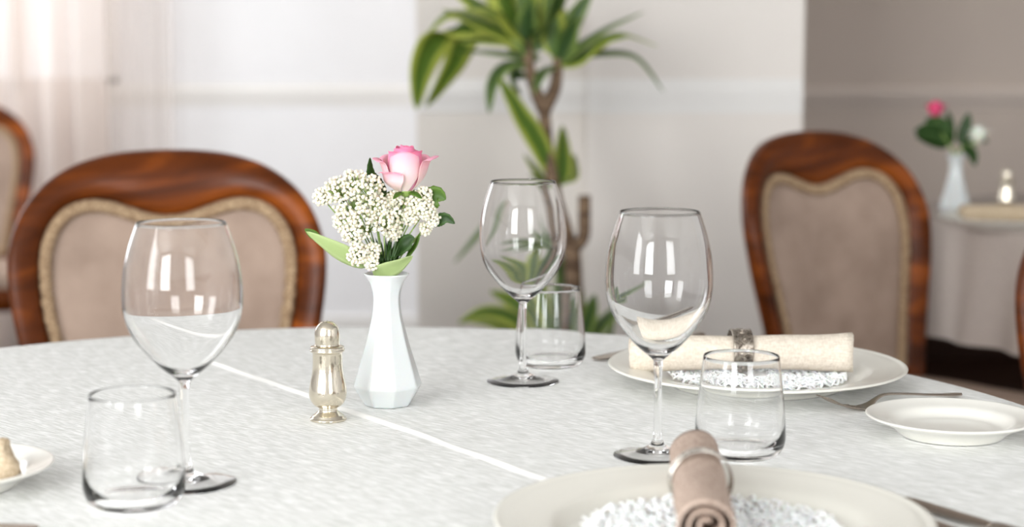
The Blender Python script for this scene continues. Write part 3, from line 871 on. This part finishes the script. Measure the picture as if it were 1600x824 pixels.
def spiral_core(parent, base, h, m):
    vs, fs, uv = [], [], []; NT = 120; NV = 8
    for k in range(NT + 1):
        t = k / NT; a = t * 2 * PI * 3.3
        for j in range(NV + 1):
            v_ = j / NV; r = (0.0015 + 0.0105 * t) * (0.75 + .45 * math.sin(v_ * PI * .55)) + .0008 * math.sin(a * 2.3) * v_
            vs.append(Vector((r * math.cos(a), r * math.sin(a), h * (.3 + .7 * v_) * (1 - .10 * t) - 0.0025 * (v_ > .9) * (0.5 + .5 * math.sin(a * 1.4))))); uv.append((t, .3 + .7 * v_))
    for k in range(NT):
        for j in range(NV):
            a = k * (NV + 1) + j; fs.append((a, a + 1, a + NV + 2, a + NV + 1))
    o = from_py('petal', vs, fs, m, parent, uv=uv); o.location = base
    md = o.modifiers.new('thick', 'SOLIDIFY'); md.thickness = 0.0005
    o['label'] = 'tightly furled deep pink centre'
    return o
def rose(root, base, k, mo, mc):
    """rose head; base = bottom of the bloom"""
    b = Vector((0, 0, 0))
    head = bpy.data.objects.new('bloom', None); C.objects.link(head); head.parent = root; head.location = base
    head.scale = (k, k, k); head.empty_display_size = .02
    spiral_core(head, b, .046, mc)
    D = math.radians
    for (ang, h, w_, op, cu, r0, ro, m) in [
        (40, .0445, 1.25, -.0055, .2, .0148, 0, mc), (160, .0445, 1.25, -.0055, .2, .0148, 0, mc), (-70, .0440, 1.2, -.0050, .25, .0155, 0, mc),
        (90, .0430, 1.2, -.0030, .3, .0172, .02, mo), (205, .0410, 1.0, -.0015, .35, .0178, .03, mc), (-25, .0415, 1.0, -.0010, .4, .0178, .03, mc),
        (-88, .0405, .98, -.0015, .45, .0192, .01, mo),
        (-4, .0365, .80, .0125, .8, .0190, .06, mo), (184, .0345, .80, .0115, .7, .0190, .06, mo), (60, .037, .8, .007, .8, .019, .05, mo), (125, .037, .8, .007, .8, .019, .05, mo),
        (-134, .0215, .78, .0045, .7, .0200, .05, mo)]:
        petal(head, b, h, w_, D(ang), op, cu, m, r0, 0, ro)
    return head
rs = thing('pink_rose', vloc, 'pale pink rose standing in the central white vase', 'flower')
def loc_(p): return p - Vector(rs.location)
rb = V3(633, 299)
rose(rs, loc_(rb), 1.0, M_PETAL, M_PETALC)
tube('stem', [loc_(p) for p in crom([rb + Vector((0, 0, .001)), V3(628, 345, .004), V3(617, 400, .004), Vector((vloc.x + .002, vloc.y, VZ + .1)), Vector((vloc.x - .004, vloc.y, VZ + .03))], 6)], .0024, M_STEM, rs)
vs_, fs_ = lathe_data(cr2([(0, -.006), (.004, -.005), (.0062, -.002), (.0072, .001), (0, .001)], 3), 24)
o = from_py('calyx', vs_, fs_, M_STEM, rs); o.location = loc_(rb)
for k in range(5):
    a = 2 * PI * k / 5 + .5; d = Vector((math.cos(a), math.sin(a), 0))
    leaf_mesh('sepal', [loc_(rb) + d * .004, loc_(rb) + d * .014 + Vector((0, 0, -.001)), loc_(rb) + d * .024 + Vector((0, 0, -.006))], .0065, M_ROSELEAF, rs, .1)
def L4(pts): return [loc_(V3(*p)) for p in pts]
leaf_mesh('leaf', L4([(655, 325, .006), (672, 312, .005), (684, 305, .004), (697, 312, .002)]), .022, M_ROSELEAF, rs, .1, .05, side=(0.3, 0, 1))
leaf_mesh('leaf', L4([(672, 352, .008), (685, 345, .007), (698, 341, .004), (711, 350, .002)]), .0125, M_DARKLEAF, rs, .1, .05, side=(0.1, 0, 1))
leaf_mesh('leaf', L4([(603, 303, .012), (592, 288, .012), (580, 272, .01), (578, 246, .006)]), .011, M_DARKLEAF, rs, .15, .06, side=(1, 0.3, .4))
leaf_mesh('leaf', L4([(618, 400, .0), (630, 385, -.004), (640, 375, -.006), (648, 372, -.008)]), .016, M_DARKLEAF, rs, .1, .05, side=(0.3, 0, 1))
leaf_mesh('leaf', L4([(632, 408, .002), (640, 395, 0), (650, 380, 0), (657, 362, .0)]), .006, M_ROSELEAF, rs, .1, .0)

# rice-flower sprig -------------------------------------------------------
def ico(r, c, vs, fs):
    t = (1 + 5 ** .5) / 2; s = r / math.sqrt(1 + t * t)
    V_ = [(-1, t, 0), (1, t, 0), (-1, -t, 0), (1, -t, 0), (0, -1, t), (0, 1, t), (0, -1, -t), (0, 1, -t), (t, 0, -1), (t, 0, 1), (-t, 0, -1), (-t, 0, 1)]
    F_ = [(0, 11, 5), (0, 5, 1), (0, 1, 7), (0, 7, 10), (0, 10, 11), (1, 5, 9), (5, 11, 4), (11, 10, 2), (10, 7, 6), (7, 1, 8), (3, 9, 4), (3, 4, 2), (3, 2, 6), (3, 6, 8), (3, 8, 9), (4, 9, 5), (2, 4, 11), (6, 2, 10), (8, 6, 7), (9, 8, 1)]
    vv = [Vector(v) for v in V_]; ff = []; mid = {}
    def md(a, b):
        k = (min(a, b), max(a, b))
        if k not in mid: mid[k] = len(vv); vv.append((vv[a] + vv[b]) / 2)
        return mid[k]
    for a, b, c_ in F_:
        x, y, z = md(a, b), md(b, c_), md(c_, a); ff += [(a, x, z), (b, y, x), (c_, z, y), (x, y, z)]
    b0 = len(vs)
    for v in vv: vs.append(c + v.normalized() * r)
    fs += [tuple(b0 + i for i in f) for f in ff]
sp = thing('rice_flower_sprig', vloc, 'white budded filler flower sprig spreading left of the pink rose in the vase', 'flower')
heads = [(320, 290, 62), (230, 335, 66), (150, 372, 42), (400, 330, 74), (300, 415, 76), (430, 415, 76), (275, 500, 62), (375, 500, 74), (480, 500, 66), (320, 568, 55), (555, 425, 72), (540, 385, 40), (650, 400, 46), (615, 470, 46), (700, 440, 50), (742, 488, 34), (700, 545, 30), (345, 680, 52), (425, 655, 34), (415, 725, 36), (525, 555, 44), (690, 365, 40)]
r_ = random.Random(11)
root_pt = Vector((vloc.x - .002, vloc.y, VZ + .125))
for (zx, zy, zr) in heads:
    px, py = 460 + zx / 3.432, 200 + zy / 3.432; R = zr / 3.432 / S0 * 1.12
    c = V3(px, py, -.018 * max(0, 1 - abs(px - 575) / 70) + r_.uniform(-.004, .004) + .004)
    d0 = (c - root_pt).normalized(); hub = c - d0 * R * 0.9
    vs, fs, gv, gf = [], [], [], []
    placed = []
    for _ in range(1500):
        v_ = Vector((r_.gauss(0, 1), r_.gauss(0, 1), r_.gauss(0, 1))).normalized()
        if v_.dot(d0) < -0.25 and v_.y > -0.2: continue
        q = c + v_ * R * r_.uniform(.62, 1.08)
        if any((q - p_).length < .0029 for p_ in placed): continue
        placed.append(q)
        if len(placed) > 90: break
    for q in placed:
        ico(r_.uniform(.0015, .0020), q, vs, fs)
        if r_.random() < .5: tube_data([hub, hub.lerp(q, .5) + d0 * .001, q], .00035, 4, False, gv, gf)
    off = Vector(sp.location)
    hd = from_py('flower_head', [v_ - off for v_ in vs], fs, M_BUD, sp)
    tube_data([root_pt + d0 * .004, root_pt.lerp(hub, .55) + Vector((0, .003, .003)), hub], .0007, 6, False, gv, gf)
    st_ = from_py('flower_stalk', [v_ - off for v_ in gv], gf, M_STEM, hd); st_['label'] = 'thin green flower stalks'
def L5(pts): return [V3(*p) - Vector(sp.location) for p in pts]
tube('stem', L5([(604, 425, 0), (607, 500, 0), (608, 600, 0)]), .002, M_STEM, sp)
leaf_mesh('leaf', L5([(572, 418, -.006), (545, 402, -.012), (515, 385, -.014), (478, 362, -.01)]), .019, M_PALELEAF, sp, .06, side=(.35, -.4, 1))['label'] = 'large pale green leaf underside'
leaf_mesh('leaf', L5([(500, 374, -.009), (488, 366, -.0085), (476, 358, -.008)]), .009, M_ROSELEAF, sp, .06, side=(.3, 0, 1))
leaf_mesh('leaf', L5([(584, 430, -.010), (600, 424, -.017), (622, 415, -.018), (645, 400, -.014)]), .019, M_PALELEAF, sp, .06, side=(-.15, -.5, 1))['label'] = 'large pale green leaf over the vase rim'
# dark needle-like foliage in the middle
needles = []
for k in range(46):
    a = r_.uniform(-1, 1); px1 = 608 + a * 30; py1 = 372 + abs(a) * 8 + r_.uniform(-12, 22)
    pts = [(606 + a * 6, 428, .002), (606 + a * 16, 405, -.003 + r_.uniform(-.008, .01)), (px1, py1, r_.uniform(-.012, .012))]
    needles.append(leaf_mesh('leaf', L5(pts), .0024, M_DARKLEAF, sp, .1))

# ------------------------------------------------------------------ potted dracaena
DY = 3.6
pot0 = P(880, 560, DY)
dr = thing('potted_plant', (pot0.x, DY, 0), 'tall green plant with long striped leaves before the pale wall', 'plant')
off = Vector(dr.location)
def DP(px, py, dy=0): return P(px, py, DY + dy) - off
pot = lathe('pot', [(0, 0), (.11, 0), (.12, .01), (.15, .24), (.16, .25), (.16, .28), (.145, .28), (.14, .25), (0, .25)], M_POT, dr, 48)
lathe('soil', [(0, .251), (.139, .251), (.13, .262), (0, .266)], M_SOIL, dr, 32)
def trunk(pts, r): tube('stem', crom(pts, 6), r, M_BARK, dr, 12)
trunk([Vector((0, 0, .24)), DP(893, 700), DP(896, 560), DP(896, 440), DP(893, 388)], [.018] * 25)
trunk([DP(893, 392), DP(880, 350), DP(868, 310), DP(856, 240), DP(850, 165)], [.0165 - .0002 * i for i in range(25)])
trunk([DP(893, 392), DP(911, 372), DP(913, 340), DP(913, 306)], [.013] * 19)
trunk([DP(850, 172), DP(838, 145), DP(828, 110), DP(822, 60)], [.015 - .0003 * i for i in range(19)])
trunk([DP(850, 172), DP(866, 140), DP(870, 115), DP(872, 92)], [.015 - .0003 * i for i in range(19)])
r_ = random.Random(5)
LV = [
 ([(815, 70), (750, 28), (700, 20), (665, 55)], 26, 0), ([(790, 40), (700, 45), (662, 95), (650, 172)], 44, 0),
 ([(800, 45), (735, 50), (705, 105), (665, 168)], 36, 0), ([(830, 92), (785, 82), (740, 78), (695, 82)], 15, 1),
 ([(830, 72), (770, 42), (720, 22), (690, 14)], 26, 0), ([(835, 60), (790, 25), (745, 5), (700, -25)], 30, 0),
 ([(830, 55), (800, 15), (770, -25), (745, -70)], 34, 0), ([(832, 55), (822, 5), (812, -45)], 36, 0), ([(835, 58), (842, 0), (850, -60)], 30, 1),
 ([(836, 66), (862, 20), (880, -35)], 28, 1), ([(828, 98), (790, 100), (768, 130), (764, 178)], 20, 1),
 ([(832, 100), (812, 100), (806, 128), (812, 150)], 22, 1), ([(835, 80), (790, 55), (740, 42), (700, 50)], 26, 0),
 ([(835, 85), (800, 60), (765, 58), (715, 66)], 22, 0), ([(830, 70), (795, 30), (760, 10), (715, 18)], 30, 0),
 ([(828, 62), (806, 32), (790, -5), (782, -50)], 38, 0), ([(838, 95), (820, 80), (812, 60), (800, 30)], 30, 1),
 ([(830, 88), (822, 60), (824, 30), (830, 0)], 30, 1), ([(838, 80), (846, 50), (846, 20), (840, -20)], 26, 1),
 ([(866, 285), (845, 230), (812, 175), (778, 118)], 26, 0), ([(876, 290), (880, 250), (879, 195)], 22, 0),
 ([(884, 285), (896, 268), (898, 240)], 15, 0), ([(858, 292), (838, 265), (818, 240)], 16, 0), ([(858, 300), (842, 280), (826, 272)], 12, 1),
 ([(872, 98), (905, 68), (950, 40), (1006, 18)], 24, 1), ([(876, 100), (925, 72), (965, 50), (1028, 72)], 24, 0),
 ([(878, 94), (935, 82), (995, 88), (1038, 145)], 13, 1), ([(870, 95), (885, 60), (903, 25)], 30, 1), ([(868, 88), (862, 40), (858, -20)], 30, 0),
 ([(872, 80), (895, 30), (925, -15)], 22, 1), ([(868, 102), (846, 112), (834, 148)], 16, 1), ([(874, 100), (905, 92), (940, 62), (985, 55)], 20, 0),
 ([(866, 98), (880, 70), (875, 30), (868, 0)], 24, 0),
 ([(785, 318), (750, 360), (708, 412)], 12, 1),
 ([(880, 410), (850, 395), (815, 400), (770, 425)], 14, 1), ([(880, 405), (845, 385), (810, 382), (772, 392)], 13, 1), ([(880, 400), (855, 375), (830, 360)], 12, 1), ([(885, 400), (870, 372), (850, 345)], 12, 1), ([(882, 408), (850, 405), (820, 415), (790, 435)], 12, 1),
 ([(870, 560), (810, 500), (760, 485), (715, 505)], 26, 0), ([(875, 560), (835, 505), (800, 470), (765, 455)], 22, 0), ([(880, 560), (850, 500), (842, 450), (848, 400)], 26, 0),
 ([(890, 560), (898, 500), (905, 440)], 24, 1), ([(900, 560), (930, 515), (965, 480), (1012, 440)], 22, 1), ([(895, 560), (918, 500), (930, 460)], 20, 1),
 ([(878, 560), (820, 520), (770, 500), (725, 500)], 22, 0), ([(885, 560), (872, 500), (880, 440), (868, 390)], 22, 1), ([(905, 560), (945, 530), (960, 500)], 18, 1),
]
for li, (pts, wpx, dk) in enumerate(LV):
    n_ = len(pts); d1 = r_.uniform(-.13, .13)
    pp = [DP(x, y, d1 * (i / (n_ - 1)) ** 1.2) for i, (x, y) in enumerate(pts)]
    broad = li in (1, 2, 19)
    leaf_mesh('leaf', pp, wpx / 764 * (1.3 if broad else 1.5), M_DRACD if dk else M_DRAC, dr, .12, side=(1, .15, .35) if broad else None, twist=0 if broad else r_.uniform(-.7, .7))

# ------------------------------------------------------------------ side table at the right
sc_ = Vector((1.41, 3.70, 0)); SR = 0.56
st2 = thing('side_dining_table', (sc_.x, sc_.y, 0), 'round table under a plain cloth in the back right corner', 'table')
lathe('tabletop', [(0, .715), (SR - .02, .715), (SR - .01, .725), (SR - .01, .742), (0, .745)], M_WOOD, st2, 64)
lathe('pedestal', [(0, .0), (.2, .0), (.2, .02), (.05, .06), (.045, .5), (.12, .714), (0, .714)], M_WOOD, st2, 32)
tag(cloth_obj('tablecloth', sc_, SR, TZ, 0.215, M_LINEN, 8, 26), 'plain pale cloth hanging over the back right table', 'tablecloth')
vb = vase(G(1491, 339, PZ), 'small white vase on the back right table', 'white porcelain vases')
vb.scale = (1.0, 1.0, 1.0)
vy = vb.location.y
def B3(px, py, dy=0): return P(px, py, vy + dy)
vtop = Vector((vb.location.x, vy, PZ + .12))
r2 = thing('red_pink_rose', vb.location, 'bright pink rose in the small vase on the back right table', 'flower')
o2 = Vector(r2.location)
h2 = rose(r2, B3(1462, 182) - o2, .72, M_PETALR, M_PETALR)
tube('stem', [p - o2 for p in crom([B3(1462, 184), B3(1475, 215), vtop, vtop - Vector((0, 0, .08))], 5)], .0022, M_STEM, r2)
for pts, wd in [([(1485, 228), (1462, 205), (1428, 205)], .042), ([(1483, 225), (1468, 195), (1445, 188)], .035), ([(1488, 225), (1485, 195), (1480, 172)], .022), ([(1480, 230), (1455, 218), (1430, 212)], .03)]:
    leaf_mesh('leaf', [B3(*p) - o2 for p in pts], wd, M_DARKLEAF, r2, .1, side=(0, -.4, 1))
w2 = thing('white_flower', vb.location, 'creamy white flower in the small vase on the back right table', 'flower')
h3 = rose(w2, B3(1528, 224) - o2, .8, M_PETALW, M_PETALW)
tube('stem', [p - o2 for p in crom([B3(1528, 226), B3(1508, 228), vtop, vtop - Vector((0, 0, .08))], 5)], .0022, M_STEM, w2)
for pts, wd in [([(1498, 225), (1508, 198), (1514, 176)], .026), ([(1502, 228), (1518, 238), (1524, 260)], .024), ([(1500, 225), (1520, 215), (1545, 222)], .024)]:
    leaf_mesh('leaf', [B3(*p) - o2 for p in pts], wd, M_DARKLEAF, w2, .1, side=(1, -.4, .3))
pl = plate(0, 0, 0.135, 'large cream plate on the back right table under a folded beige napkin', loc=G(1573, 355, PZ))
pc = pl.location
rolled_napkin((pc.x - .085, pc.y + .005, PZ + .0085 + .021), (pc.x + .095, pc.y - .005, PZ + .0075 + .021), .020, M_NBE, 'rolled beige napkin on the back right plate', 5, turns=2.2)
s2 = copy_tree(shk); s2['label'] = 'silver shaker standing on the back right table behind the beige napkin'
s2.location = G(1572, 332, PZ)
